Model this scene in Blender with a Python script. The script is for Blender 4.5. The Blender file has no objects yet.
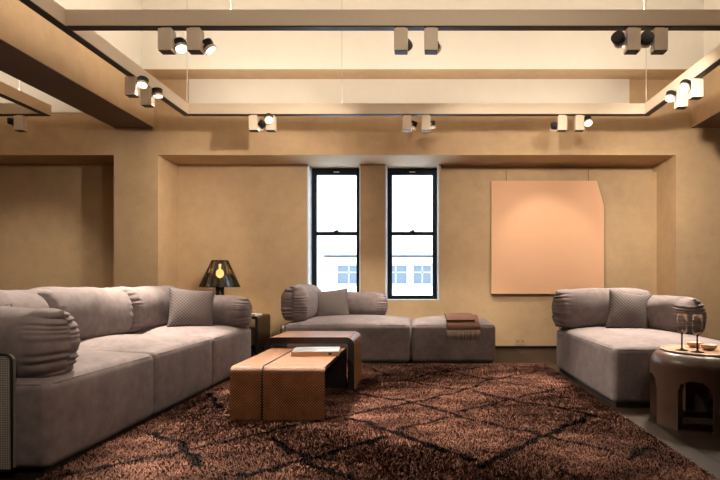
import bpy, math, random
import numpy as np
from mathutils import Vector, Matrix

random.seed(7)
rng = np.random.default_rng(7)
S = bpy.context.scene
C = S.collection
PI = math.pi

# ------------------------------------------------------------------ camera
cam = bpy.data.cameras.new('camera')
cam.lens = 28.0
cam.sensor_width = 36.0
cam.shift_x = -60 / 720
cam.shift_y = 41 / 720
cam.clip_start = 0.05
camo = bpy.data.objects.new('camera', cam)
camo.location = (0, 0, 0.8)
camo.rotation_euler = (PI / 2, 0, 0)
C.objects.link(camo)
S.camera = camo

# ------------------------------------------------------------------ world, exposure, large lights
W = bpy.data.worlds.new('world')
S.world = W
W.use_nodes = True
wb = W.node_tree.nodes['Background']
wb.inputs[0].default_value = (0.72, 0.87, 1.0, 1)
wb.inputs[1].default_value = 8.5
S.view_settings.view_transform = 'Standard'
S.view_settings.look = 'None'
S.view_settings.gamma = 1.0
S.view_settings.exposure = 0.18
S.view_settings.use_curve_mapping = False

WARM = (1.0, 0.87, 0.72)
UP_W = 5.1      # watts per metre of the uplight strips in the track frames
SPOT_W = 290.0   # base wattage of one track spot


def strip_light(x0, x1, y0, y1, z, watts_per_m):
    L = bpy.data.lights.new('uplight_strip', 'AREA')
    L.shape = 'RECTANGLE'
    L.size = abs(x1 - x0)
    L.size_y = abs(y1 - y0)
    L.energy = watts_per_m * max(abs(x1 - x0), abs(y1 - y0))
    L.color = WARM
    o = bpy.data.objects.new('uplight_strip', L)
    o.location = ((x0 + x1) / 2, (y0 + y1) / 2, z)
    o.rotation_euler = (PI, 0, 0)
    C.objects.link(o)
    return o


RZ = 2.40            # underside of the track frames
RT = RZ + 0.108      # their top
strip_light(-2.15, 2.09, 5.39, 5.42, RT + 0.004, UP_W)
strip_light(-2.15, 2.09, 3.53, 3.56, RT + 0.004, UP_W)
strip_light(-2.27, -2.24, 0.9, 5.35, RT + 0.004, UP_W)
strip_light(2.175, 2.205, 0.9, 5.35, RT + 0.004, UP_W)
strip_light(-3.64, -3.61, 0.9, 5.35, RT + 0.004, UP_W)
strip_light(-5.9, -3.72, 5.39, 5.42, RT + 0.004, UP_W)


# ------------------------------------------------------------------ helpers
class MB:
    def __init__(self):
        self.v = []
        self.f = []

    def add(self, vs, fs):
        n = len(self.v)
        self.v += [tuple(p) for p in vs]
        self.f += [tuple(i + n for i in f) for f in fs]
        return self

    def box(self, x0, x1, y0, y1, z0, z1):
        vs = [(x0, y0, z0), (x1, y0, z0), (x1, y1, z0), (x0, y1, z0), (x0, y0, z1), (x1, y0, z1), (x1, y1, z1), (x0, y1, z1)]
        return self.add(vs, [(0, 3, 2, 1), (4, 5, 6, 7), (0, 1, 5, 4), (1, 2, 6, 5), (2, 3, 7, 6), (3, 0, 4, 7)])

    def lathe(self, prof, n=32, c=(0, 0, 0)):
        vs = []
        fs = []
        for r, z in prof:
            for k in range(n):
                a = 2 * PI * k / n
                vs.append((c[0] + r * math.cos(a), c[1] + r * math.sin(a), c[2] + z))
        for i in range(len(prof) - 1):
            for k in range(n):
                k2 = (k + 1) % n
                fs.append((i * n + k, i * n + k2, (i + 1) * n + k2, (i + 1) * n + k))
        return self.add(vs, fs)

    def tube(self, pts, r, n=8, closed=False, caps=True):
        P = [Vector(p) for p in pts]
        m = len(P)
        vs = []
        fs = []
        up = None
        for i in range(m):
            if closed:
                t = (P[(i + 1) % m] - P[i - 1]).normalized()
            else:
                t = (P[min(i + 1, m - 1)] - P[max(i - 1, 0)]).normalized()
            if up is None:
                up = Vector((0, 0, 1)) if abs(t.z) < 0.9 else Vector((1, 0, 0))
            a = t.cross(up).normalized()
            b = a.cross(t).normalized()
            up = b
            rr = r[i] if isinstance(r, (list, tuple)) else r
            for k in range(n):
                th = 2 * PI * k / n
                vs.append(P[i] + a * (rr * math.cos(th)) + b * (rr * math.sin(th)))
        for i in range(m if closed else m - 1):
            j = (i + 1) % m
            for k in range(n):
                k2 = (k + 1) % n
                fs.append((i * n + k, i * n + k2, j * n + k2, j * n + k))
        if caps and not closed:
            fs.append(tuple(range(n))[::-1])
            fs.append(tuple((m - 1) * n + k for k in range(n)))
        return self.add(vs, fs)

    def prism(self, outline, z0, z1):
        n = len(outline)
        vs = [(x, y, z0) for x, y in outline] + [(x, y, z1) for x, y in outline]
        fs = [tuple(range(n))[::-1], tuple(range(n, 2 * n))]
        fs += [(i, (i + 1) % n, n + (i + 1) % n, n + i) for i in range(n)]
        return self.add(vs, fs)

    def xf(self, M):
        self.v = [tuple(M @ Vector(p)) for p in self.v]
        return self


def obj(name, mb, mat, parent=None, smooth=False, bevel=0.0, loc=None, rot=None, segs=2, angle=None):
    me = bpy.data.meshes.new(name)
    me.from_pydata(mb.v, [], mb.f)
    me.update()
    if smooth:
        me.polygons.foreach_set('use_smooth', [True] * len(me.polygons))
        if angle:
            me.set_sharp_from_angle(angle=angle)
    me.materials.append(mat)
    o = bpy.data.objects.new(name, me)
    C.objects.link(o)
    if parent:
        o.parent = parent
    if loc:
        o.location = loc
    if rot:
        o.rotation_euler = rot
    if bevel:
        m = o.modifiers.new('bevel', 'BEVEL')
        m.width = bevel
        m.segments = segs
        m.limit_method = 'ANGLE'
    return o


def tag(o, label, cat, group=None):
    o['label'] = label
    o['category'] = cat
    if group:
        o['group'] = group
    return o


def thing(name, label, cat, loc, rz=0.0, group=None):
    o = bpy.data.objects.new(name, None)
    o.empty_display_size = 0.1
    o.location = loc
    o.rotation_euler = (0, 0, rz)
    C.objects.link(o)
    return tag(o, label, cat, group)


def struct(name, mb, mat, parent=None, **k):
    o = obj(name, mb, mat, parent, **k)
    if not parent:
        o['kind'] = 'structure'
    return o


# ------------------------------------------------------------------ materials
class NT:
    def __init__(self, name):
        self.m = bpy.data.materials.new(name)
        self.m.use_nodes = True
        self.t = self.m.node_tree
        self.b = self.t.nodes['Principled BSDF']

    def n(self, typ, **kw):
        nd = self.t.nodes.new(typ)
        for k, v in kw.items():
            setattr(nd, k, v)
        return nd

    def l(self, a, b):
        self.t.links.new(a, b)

    def math(self, op, a, b=None):
        nd = self.n('ShaderNodeMath', operation=op)
        for i, x in enumerate((a, b)):
            if x is None:
                continue
            if isinstance(x, (int, float)):
                nd.inputs[i].default_value = x
            else:
                self.l(x, nd.inputs[i])
        return nd.outputs[0]

    def coord(self, scale=(1, 1, 1)):
        tc = self.n('ShaderNodeTexCoord')
        mp = self.n('ShaderNodeMapping')
        mp.inputs['Scale'].default_value = scale
        self.l(tc.outputs['Object'], mp.inputs[0])
        return mp.outputs[0]

    def noise(self, vec, scale, detail=4, rough=0.55):
        nd = self.n('ShaderNodeTexNoise')
        nd.inputs['Scale'].default_value = scale
        nd.inputs['Detail'].default_value = detail
        nd.inputs['Roughness'].default_value = rough
        self.l(vec, nd.inputs['Vector'])
        return nd.outputs['Fac']

    def ramp(self, fac, stops):
        nd = self.n('ShaderNodeValToRGB')
        cr = nd.color_ramp
        while len(cr.elements) < len(stops):
            cr.elements.new(0.5)
        for e, (p, c) in zip(cr.elements, stops):
            e.position = p
            e.color = (*c, 1)
        self.l(fac, nd.inputs[0])
        return nd.outputs[0]

    def bump(self, h, strength=0.2, dist=0.01, normal=None):
        nd = self.n('ShaderNodeBump')
        nd.inputs['Strength'].default_value = strength
        nd.inputs['Distance'].default_value = dist
        self.l(h, nd.inputs['Height'])
        if normal is not None:
            self.l(normal, nd.inputs['Normal'])
        return nd.outputs[0]

    def set(self, **kw):
        for k, v in kw.items():
            s = self.b.inputs[k.replace('_', ' ')]
            if hasattr(v, 'is_linked'):
                self.l(v, s)
            else:
                s.default_value = (*v, 1) if isinstance(v, tuple) and len(v) == 3 else v
        return self


def k(c, f):
    return tuple(x * f for x in c)


def mat_plain(name, col, rough=0.5, metal=0.0, spec=0.5):
    t = NT(name)
    t.set(Base_Color=col, Roughness=rough, Metallic=metal, Specular_IOR_Level=spec)
    v = t.coord()
    f = t.noise(v, 60, 2)
    t.set(Base_Color=t.ramp(f, [(0.3, k(col, 0.985)), (0.7, k(col, 1.015))]))
    return t.m


def mat_plaster(name, col, var=0.12, bump=0.12):
    t = NT(name)
    v = t.coord()
    f1 = t.noise(v, 1.6, 6, 0.62)
    f2 = t.noise(v, 9, 5, 0.6)
    f = t.math('ADD', t.math('MULTIPLY', f1, 0.65), t.math('MULTIPLY', f2, 0.35))
    c = t.ramp(f, [(0.34, k(col, 1 - var)), (0.5, col), (0.66, k(col, 1 + var))])
    t.set(Base_Color=c, Roughness=0.72, Specular_IOR_Level=0.25)
    t.set(Normal=t.bump(t.noise(v, 30, 4), bump, 0.01))
    return t.m


def mat_fabric(name, col, var=0.26, sheen=0.08):
    t = NT(name)
    v = t.coord()
    f1 = t.noise(v, 4.5, 5, 0.6)
    f2 = t.noise(v, 22, 4, 0.6)
    f = t.math('ADD', t.math('MULTIPLY', f1, 0.6), t.math('MULTIPLY', f2, 0.4))
    c = t.ramp(f, [(0.36, k(col, 1 - var)), (0.5, col), (0.64, k(col, 1 + var))])
    t.set(Base_Color=c, Roughness=0.85, Specular_IOR_Level=0.15, Sheen_Weight=sheen, Sheen_Roughness=0.4)
    t.b.inputs['Sheen Tint'].default_value = (1.0, 0.93, 0.9, 1)
    t.set(Normal=t.bump(t.noise(v, 400, 2), 0.25, 0.002))
    return t.m


def mat_weave(name, dark, light, s=0.015, axis='x', rough=0.4, bump=0.6, diag=False, noise_amt=0.35):
    t = NT(name)
    tc = t.n('ShaderNodeTexCoord')
    sp = t.n('ShaderNodeSeparateXYZ')
    t.l(tc.outputs['Object'], sp.inputs[0])
    X, Y, Z = sp.outputs
    if axis == 'x':
        u, w = X, t.math('ADD', Y, Z)
    elif axis == 'y':
        u, w = Y, t.math('ADD', X, Z)
    else:
        u, w = X, Z
    if diag:
        u, w = t.math('ADD', u, w), t.math('SUBTRACT', u, w)
    a = t.math('SINE', t.math('MULTIPLY', u, 2 * PI / s))
    b = t.math('SINE', t.math('MULTIPLY', w, 2 * PI / s))
    p = t.math('ADD', t.math('MULTIPLY', t.math('MULTIPLY', a, b), 0.5), 0.5)
    nz = t.noise(tc.outputs['Object'], 14, 4, 0.7)
    f = t.math('ADD', p, t.math('MULTIPLY', t.math('SUBTRACT', nz, 0.5), noise_amt * 2))
    c = t.ramp(f, [(0.12, dark), (0.55, tuple((x + y) / 2 for x, y in zip(dark, light))), (0.9, light)])
    t.set(Base_Color=c, Roughness=rough, Specular_IOR_Level=0.3, Normal=t.bump(p, bump, 0.004))
    return t.m


def mat_emit(name, col, strength):
    t = NT(name)
    t.set(Base_Color=col, Emission_Color=col, Emission_Strength=strength)
    return t.m


def mat_glass(name, tint, rough=0.02, gloss=0.12, edge=0.8):
    m = bpy.data.materials.new(name)
    m.use_nodes = True
    t = m.node_tree
    t.nodes.remove(t.nodes['Principled BSDF'])
    tr = t.nodes.new('ShaderNodeBsdfTransparent')
    tr.inputs[0].default_value = (*tint, 1)
    gl = t.nodes.new('ShaderNodeBsdfGlossy')
    gl.inputs['Roughness'].default_value = rough
    lw = t.nodes.new('ShaderNodeLayerWeight')
    lw.inputs[0].default_value = 0.25
    mt = t.nodes.new('ShaderNodeMath')
    mt.operation = 'MULTIPLY_ADD'
    mt.inputs[1].default_value = edge
    mt.inputs[2].default_value = gloss * 0.4
    t.links.new(lw.outputs['Fresnel'], mt.inputs[0])
    mx = t.nodes.new('ShaderNodeMixShader')
    t.links.new(mt.outputs[0], mx.inputs[0])
    t.links.new(tr.outputs[0], mx.inputs[1])
    t.links.new(gl.outputs[0], mx.inputs[2])
    t.links.new(mx.outputs[0], t.nodes['Material Output'].inputs[0])
    return m


TAN = (0.55, 0.385, 0.228)
M_plaster = mat_plaster('tan_plaster', TAN)
M_cream = mat_plaster('cream_paint', (0.80, 0.755, 0.67), 0.03, 0.04)
M_rail = mat_plain('taupe_metal', (0.74, 0.61, 0.47), 0.45)
M_slot = mat_plain('dark_track', (0.02, 0.014, 0.012), 0.5)
M_fixture = mat_plain('fixture_metal', (0.76, 0.63, 0.49), 0.45)
M_black = mat_plain('black_metal', (0.012, 0.012, 0.013), 0.35)
M_lens = mat_emit('led_lens', (1.0, 0.93, 0.85), 5.0)
M_navy = mat_plain('window_frame_paint', (0.008, 0.012, 0.020), 0.5, 0.0, 0.15)
M_fab = mat_fabric('grey_velvet', (0.185, 0.151, 0.149))
M_pillow = mat_weave('pillow_weave', (0.085, 0.068, 0.066), (0.19, 0.157, 0.152), 0.026, 'xz', 0.8, 0.5, diag=False, noise_amt=0.15)
M_shell = mat_weave('shell_weave', (0.09, 0.08, 0.07), (0.52, 0.47, 0.42), 0.014, 'xz', 0.6, 0.6, diag=True, noise_amt=0.15)
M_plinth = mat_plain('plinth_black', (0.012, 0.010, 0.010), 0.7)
M_rattan_x = mat_weave('leather_weave_lengthwise', (0.020, 0.008, 0.004), (0.44, 0.185, 0.078), 0.0165, 'x')
M_rattan_y = mat_weave('leather_weave_across', (0.022, 0.009, 0.004), (0.44, 0.20, 0.08), 0.0165, 'y')
M_lining = mat_plain('dark_lining', (0.02, 0.016, 0.016), 0.18)
M_seam = mat_plain('dark_seam', (0.03, 0.013, 0.007), 0.6)
M_darkwood = mat_weave('dark_weave', (0.012, 0.006, 0.004), (0.075, 0.034, 0.018), 0.014, 'y')
M_spine = mat_plain('tan_spine', (0.50, 0.31, 0.20), 0.5)
M_paper = mat_plain('paper', (0.75, 0.72, 0.66), 0.6)
M_canvas = mat_plaster('salmon_canvas', (0.80, 0.47, 0.29), 0.02, 0.03)
M_canvas_edge = mat_plain('canvas_edge', (0.10, 0.05, 0.03), 0.7)
M_throw = mat_weave('brown_throw', (0.08, 0.036, 0.022), (0.23, 0.115, 0.07), 0.012, 'x', 0.9, 0.4)
M_fringe = mat_plain('fringe_wool', (0.60, 0.48, 0.40), 0.9)
M_lampblack = mat_plain('lamp_black', (0.010, 0.008, 0.008), 0.25)
M_shade = mat_glass('smoked_glass', (0.33, 0.28, 0.23), 0.03, 0.12)
M_bulb = mat_emit('lit_bulb', (1.0, 0.72, 0.34), 14.0)
M_clear = mat_glass('clear_glass', (0.97, 0.96, 0.95), 0.02, 0.12, 0.45)
M_stem = mat_plain('smoked_stem', (0.03, 0.015, 0.013), 0.1)
M_pane = mat_glass('window_glass', (0.96, 0.98, 1.0), 0.0, 0.05)
M_bowl = mat_plain('pale_wood_bowl', (0.60, 0.40, 0.27), 0.5)
M_tray = mat_plain('tray_wood', (0.48, 0.28, 0.16), 0.4)
M_outlet = mat_plain('outlet_plastic', (0.48, 0.33, 0.20), 0.5)
M_socket = mat_plain('socket_dark', (0.03, 0.02, 0.015), 0.5)
M_wire = mat_plain('steel_wire', (0.10, 0.08, 0.06), 0.4)
M_cable = mat_plain('pale_cable', (0.45, 0.41, 0.36), 0.4)


def mat_table():
    t = NT('brown_ceramic')
    v = t.coord()
    f = t.noise(v, 3.5, 6, 0.65)
    c = t.ramp(f, [(0.3, (0.046, 0.025, 0.018)), (0.7, (0.110, 0.060, 0.043))])
    t.set(Base_Color=c, Roughness=0.33, Specular_IOR_Level=0.6)
    t.set(Normal=t.bump(t.noise(v, 14, 4), 0.06, 0.01))
    return t.m


M_table = mat_table()


def mat_floor():
    t = NT('dark_plank_floor')
    v = t.coord((1, 1, 1))
    br = t.n('ShaderNodeTexBrick')
    mp = t.n('ShaderNodeMapping')
    mp.inputs['Rotation'].default_value = (0, 0, PI / 2)
    t.l(v, mp.inputs[0])
    t.l(mp.outputs[0], br.inputs['Vector'])
    br.inputs['Scale'].default_value = 1.0
    br.inputs['Brick Width'].default_value = 1.9
    br.inputs['Row Height'].default_value = 0.22
    br.inputs['Mortar Size'].default_value = 0.007
    br.inputs['Color1'].default_value = (0.017, 0.010, 0.007, 1)
    br.inputs['Color2'].default_value = (0.046, 0.029, 0.020, 1)
    br.inputs['Mortar'].default_value = (0.004, 0.003, 0.002, 1)
    g = t.n('ShaderNodeTexNoise')
    m2 = t.n('ShaderNodeMapping')
    m2.inputs['Scale'].default_value = (30, 1.6, 1)
    t.l(v, m2.inputs[0])
    t.l(m2.outputs[0], g.inputs['Vector'])
    g.inputs['Detail'].default_value = 6
    mx = t.n('ShaderNodeMixRGB', blend_type='MULTIPLY')
    mx.inputs[0].default_value = 0.6
    t.l(br.outputs['Color'], mx.inputs[1])
    t.l(t.ramp(g.outputs['Fac'], [(0.3, (0.5, 0.5, 0.5)), (0.7, (1.3, 1.3, 1.3))]), mx.inputs[2])
    t.set(Base_Color=mx.outputs[0], Roughness=0.45, Specular_IOR_Level=0.10)
    t.set(Normal=t.bump(g.outputs['Fac'], 0.08, 0.005))
    return t.m


M_floor = mat_floor()


def mat_rug():
    t = NT('shag_wool')
    v = t.coord()
    at = t.n('ShaderNodeAttribute', attribute_name='line')
    rn = t.n('ShaderNodeAttribute', attribute_name='tuft')
    mp = t.n('ShaderNodeMapping')
    mp.inputs['Scale'].default_value = (1.0, 1.8, 1)
    t.l(v, mp.inputs[0])
    f1 = t.noise(mp.outputs[0], 3.2, 5, 0.65)
    f = t.math('ADD', t.math('MULTIPLY', f1, 0.85), t.math('MULTIPLY', rn.outputs['Fac'], 0.14))
    c = t.ramp(f, [(0.34, (0.052, 0.023, 0.016)), (0.52, (0.155, 0.072, 0.051)), (0.68, (0.33, 0.172, 0.124))])
    mx = t.n('ShaderNodeMixRGB')
    t.l(at.outputs['Fac'], mx.inputs[0])
    t.l(c, mx.inputs[1])
    mx.inputs[2].default_value = (0.010, 0.006, 0.006, 1)
    t.set(Base_Color=mx.outputs[0], Roughness=0.8, Specular_IOR_Level=0.05)
    return t.m


M_rug = mat_rug()


def mat_facade():
    t = NT('white_stone_facade')
    tc = t.n('ShaderNodeTexCoord')
    sp = t.n('ShaderNodeSeparateXYZ')
    t.l(tc.outputs['Object'], sp.inputs[0])
    z = t.math('FRACT', t.math('MULTIPLY', sp.outputs[2], 1.6))
    j = t.math('LESS_THAN', z, 0.06)
    mx = t.n('ShaderNodeMixRGB')
    t.l(j, mx.inputs[0])
    mx.inputs[1].default_value = (0.52, 0.52, 0.52, 1)
    mx.inputs[2].default_value = (0.22, 0.23, 0.25, 1)
    t.set(Base_Color=mx.outputs[0], Roughness=0.9)
    return t.m


M_facade = mat_facade()
M_ledge = mat_plain('facade_ledge', (0.006, 0.006, 0.007), 0.7)
M_fwin = mat_plain('facade_window', (0.050, 0.062, 0.078), 0.4)
M_fframe = mat_plain('facade_window_frame', (0.17, 0.19, 0.21), 0.5)

# ------------------------------------------------------------------ structure
WY, PY, CEIL = 6.6, 6.1, 3.8         # far wall, pillar front, ceiling
SOF = 2.173                          # soffit over the window bays
XL, XR, YN = -6.2, 4.6, -2.6
SILL = 0.576
WIN = [(-1.333, -0.700), (-0.4125, 0.226)]

struct('floor', MB().box(XL - .1, XR + .1, YN - .1, WY + .3, -0.1, 0), M_floor)
struct('ceiling', MB().box(XL - .1, XR + .1, YN - .1, WY + .3, CEIL, CEIL + .1), M_cream)
struct('wall_left', MB().box(XL - .1, XL, YN, WY + .3, 0, CEIL), M_plaster)
struct('wall_right', MB().box(XR, XR + .1, YN, WY + .3, 0, CEIL), M_plaster)
struct('wall_front', MB().box(XL - .1, XR + .1, YN - .1, YN, 0, CEIL), M_plaster)
wb_ = MB()
wb_.box(XL, WIN[0][0], WY, WY + .3, 0.035, SOF)
wb_.box(WIN[0][0], WIN[0][1], WY, WY + .3, 0.035, SILL)
wb_.box(WIN[0][1], WIN[1][0], WY, WY + .3, 0.035, SOF)
wb_.box(WIN[1][0], WIN[1][1], WY, WY + .3, 0.035, SILL)
wb_.box(WIN[1][1], 0.25, WY, WY + .3, 0.035, SOF)
wb_.box(0.25, 2.79, WY, WY + .3, 0.035, SOF - 0.085)
wb_.box(0.25, 2.79, WY + .12, WY + .3, SOF - 0.085, SOF)
wb_.box(2.79, XR, WY, WY + .3, 0.035, SOF)
struct('wall_back', wb_, M_plaster)
struct('baseboard_back', MB().box(XL, XR, WY + .015, WY + .3, 0, 0.035), M_plinth)
struct('beam_header', MB().box(XL, XR, PY, WY + .3, SOF, CEIL), M_plaster)
struct('pillar_left', MB().box(-3.335, -2.855, PY, WY, 0, SOF), M_plaster)
struct('pillar_right', MB().box(2.79, 3.5, PY, WY, 0, SOF), M_plaster)
BZ = 2.472
struct('beam_left', MB().box(-3.335, -2.895, YN, PY, BZ, CEIL), M_plaster)
struct('beam_right', MB().box(2.952, 3.45, YN, PY, BZ, CEIL), M_plaster)
# high bulkhead in front of the header, its underside, and the cream panel below
struct('beam_bulkhead', MB().box(-2.895, 2.952, 5.81, PY, 3.0, CEIL), M_cream)
struct('trim_9', MB().box(-2.885, 2.942, 5.812, PY, 2.994, 3.0), M_plaster)
struct('trim_1', MB().box(-2.516, 2.277, PY - 0.015, PY, 2.63, 3.0), M_cream, bevel=0.004)
struct('trim_2', MB().box(XL, -3.335, PY - 0.015, PY, 2.63, CEIL), M_cream, bevel=0.004)

M_under = mat_plaster('dark_brown_underside', (0.17, 0.115, 0.085), 0.06, 0.04)  # beam undersides get a darker brown than the beam faces
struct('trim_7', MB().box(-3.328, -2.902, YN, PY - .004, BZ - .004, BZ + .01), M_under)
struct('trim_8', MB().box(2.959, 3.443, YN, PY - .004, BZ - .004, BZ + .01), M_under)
struct('trim_5', MB().box(-2.895, -2.885, YN, 5.81, 2.93, CEIL), M_cream)
struct('trim_6', MB().box(2.942, 2.952, YN, 5.81, 2.98, CEIL), M_cream)


def window(i, x0, x1):
    y0, y1 = WY + 0.21, WY + 0.27
    z0, z1 = SILL + 0.004, SOF - 0.004
    x0 += 0.018
    x1 -= 0.018
    fr = MB()
    fr.box(x0, x0 + .055, y0, y1, z0, z1)
    fr.box(x1 - .055, x1, y0, y1, z0, z1)
    fr.box(x0, x1, y0 + .001, y1 - .001, z1 - .078, z1)
    fr.box(x0, x1, y0 + .001, y1 - .001, z0, z0 + .045)
    zm = 1.378
    fr.box(x0, x1, y0 + .006, y1 - .006, zm - .022, zm + .022)
    w = struct('window_%d' % i, fr, M_navy, bevel=0.003)
    struct('pane', MB().box(x0 + .05, x1 - .05, y0 + .028, y0 + .034, z0 + .04, zm - .02), M_pane, w)
    struct('pane', MB().box(x0 + .05, x1 - .05, y0 + .036, y0 + .042, zm + .02, z1 - .07), M_pane, w)
    lk = MB().box((x0 + x1) / 2 - .03, (x0 + x1) / 2 + .03, y0 - .012, y0 + .01, zm + .02, zm + .034)
    lk.box((x0 + x1) / 2 - .008, (x0 + x1) / 2 + .022, y0 - .02, y0 - .006, zm + .03, zm + .042)
    struct('sash_lock', lk, M_black, w, bevel=0.002)
    struct('vent_slot', MB().box((x0 + x1) / 2 - .035, (x0 + x1) / 2 + .035, y0 - .004, y0 + .01, z1 - .05, z1 - .038), M_rail, w)
    return w


window(1, *WIN[0])
window(2, *WIN[1])
M_reveal = mat_plain('white_reveal', (0.72, 0.74, 0.76), 0.5)
for i, (a, b) in enumerate(WIN):
    rv = MB()
    rv.box(a, a + .016, WY + .004, WY + .295, SILL, SOF - .002)
    rv.box(b - .016, b, WY + .004, WY + .295, SILL, SOF - .002)
    rv.box(a + .016, b - .016, WY + .004, WY + .295, SILL, SILL + .004)
    struct('trim_%d' % (i + 3), rv, M_reveal)

# building across the street
FY = 24.0
bld = thing('building', 'white stone building across the street, seen through both windows', 'building', (-1.5, FY, -6))
obj('wall', MB().box(-14, 14, 0, 1.0, 0, 18), M_facade, bld)
obj('ledge', MB().box(-2.6, 5.0, -.16, 0, 6 + 1.82, 6 + 1.90), M_ledge, bld)
for xw, ww in ((-1.55, .92), (0.46, .92), (1.60, .72)):
    f = MB()
    f.box(xw - ww / 2 - .1, xw - ww / 2, -.05, .0, 6 + .58, 6 + 1.56)
    f.box(xw + ww / 2, xw + ww / 2 + .1, -.05, .0, 6 + .58, 6 + 1.56)
    f.box(xw - ww / 2, xw + ww / 2, -.05, .0, 6 + 1.45, 6 + 1.56)
    f.box(xw - ww / 2, xw + ww / 2, -.05, .0, 6 + .58, 6 + .70)
    f.box(xw - ww / 2, xw + ww / 2, -.03, .0, 6 + 1.14, 6 + 1.2)
    f.box(xw - .03, xw + .03, -.03, .0, 6 + .6, 6 + 1.5)
    fo = obj('window', f, M_fframe, bld)
    obj('pane', MB().box(xw - ww / 2, xw + ww / 2, -.01, .0, 6 + .6, 6 + 1.5), M_fwin, fo)


# ------------------------------------------------------------------ soft forms
def soft_block(sx, sy, sz, r=0.05, crown=0.05, puff=0.01, seg=5, n=12):
    """A cushioned block centred on x,y with its base at z=0."""
    hs = (sx / 2, sy / 2, sz / 2)

    def axis(h):
        e = [h - r + r * math.tan(PI / 4 * i / seg) for i in range(seg + 1)]
        mid = list(np.linspace(-(h - r), h - r, n + 1))[1:-1]
        return [-x for x in e[::-1]] + mid + e

    ax = [axis(h) for h in hs]
    idx = {}
    mb = MB()

    def vert(p):
        key = tuple(round(c, 6) for c in p)
        if key in idx:
            return idx[key]
        inn = [max(-(h - r), min(h - r, c)) for c, h in zip(p, hs)]
        d = Vector([c - i for c, i in zip(p, inn)])
        q = Vector(inn) + d.normalized() * r if d.length > 1e-9 else Vector(inn)
        fx, fy, fz = [1 - min(1, abs(c / h)) ** 2.4 for c, h in zip(q, hs)]
        x, y, z = q
        top = max(0.0, z / hs[2])
        z += crown * (fx ** .7) * (fy ** .7) * top
        x += math.copysign(puff, x) * fy * fz * abs(x / hs[0])
        y += math.copysign(puff, y) * fx * fz * abs(y / hs[1])
        mb.v.append((x, y, z + hs[2]))
        idx[key] = len(mb.v) - 1
        return idx[key]

    for a in range(3):
        b, c = (a + 1) % 3, (a + 2) % 3
        for sgn in (-1, 1):
            for i in range(len(ax[b]) - 1):
                for j in range(len(ax[c]) - 1):
                    q = []
                    for bi, cj in ((i, j), (i + 1, j), (i + 1, j + 1), (i, j + 1)):
                        p = [0, 0, 0]
                        p[a] = sgn * hs[a]
                        p[b] = ax[b][bi]
                        p[c] = ax[c][cj]
                        q.append(vert(p))
                    mb.f.append(tuple(q if sgn > 0 else q[::-1]))
    return mb


def rect_piping(sx, sy, z, r, inset, tube=0.004, cr=0.05):
    """closed welt round the top edge"""
    pts = []
    hx, hy = sx / 2 - inset, sy / 2 - inset
    for cx, cy, a0 in ((hx - cr, hy - cr, 0), (-hx + cr, hy - cr, 90), (-hx + cr, -hy + cr, 180), (hx - cr, -hy + cr, 270)):
        for i in range(5):
            a = math.radians(a0 + 22.5 * i)
            pts.append((cx + cr * math.cos(a), cy + cr * math.sin(a), z))
    return MB().tube(pts, tube, 6, closed=True)


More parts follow.
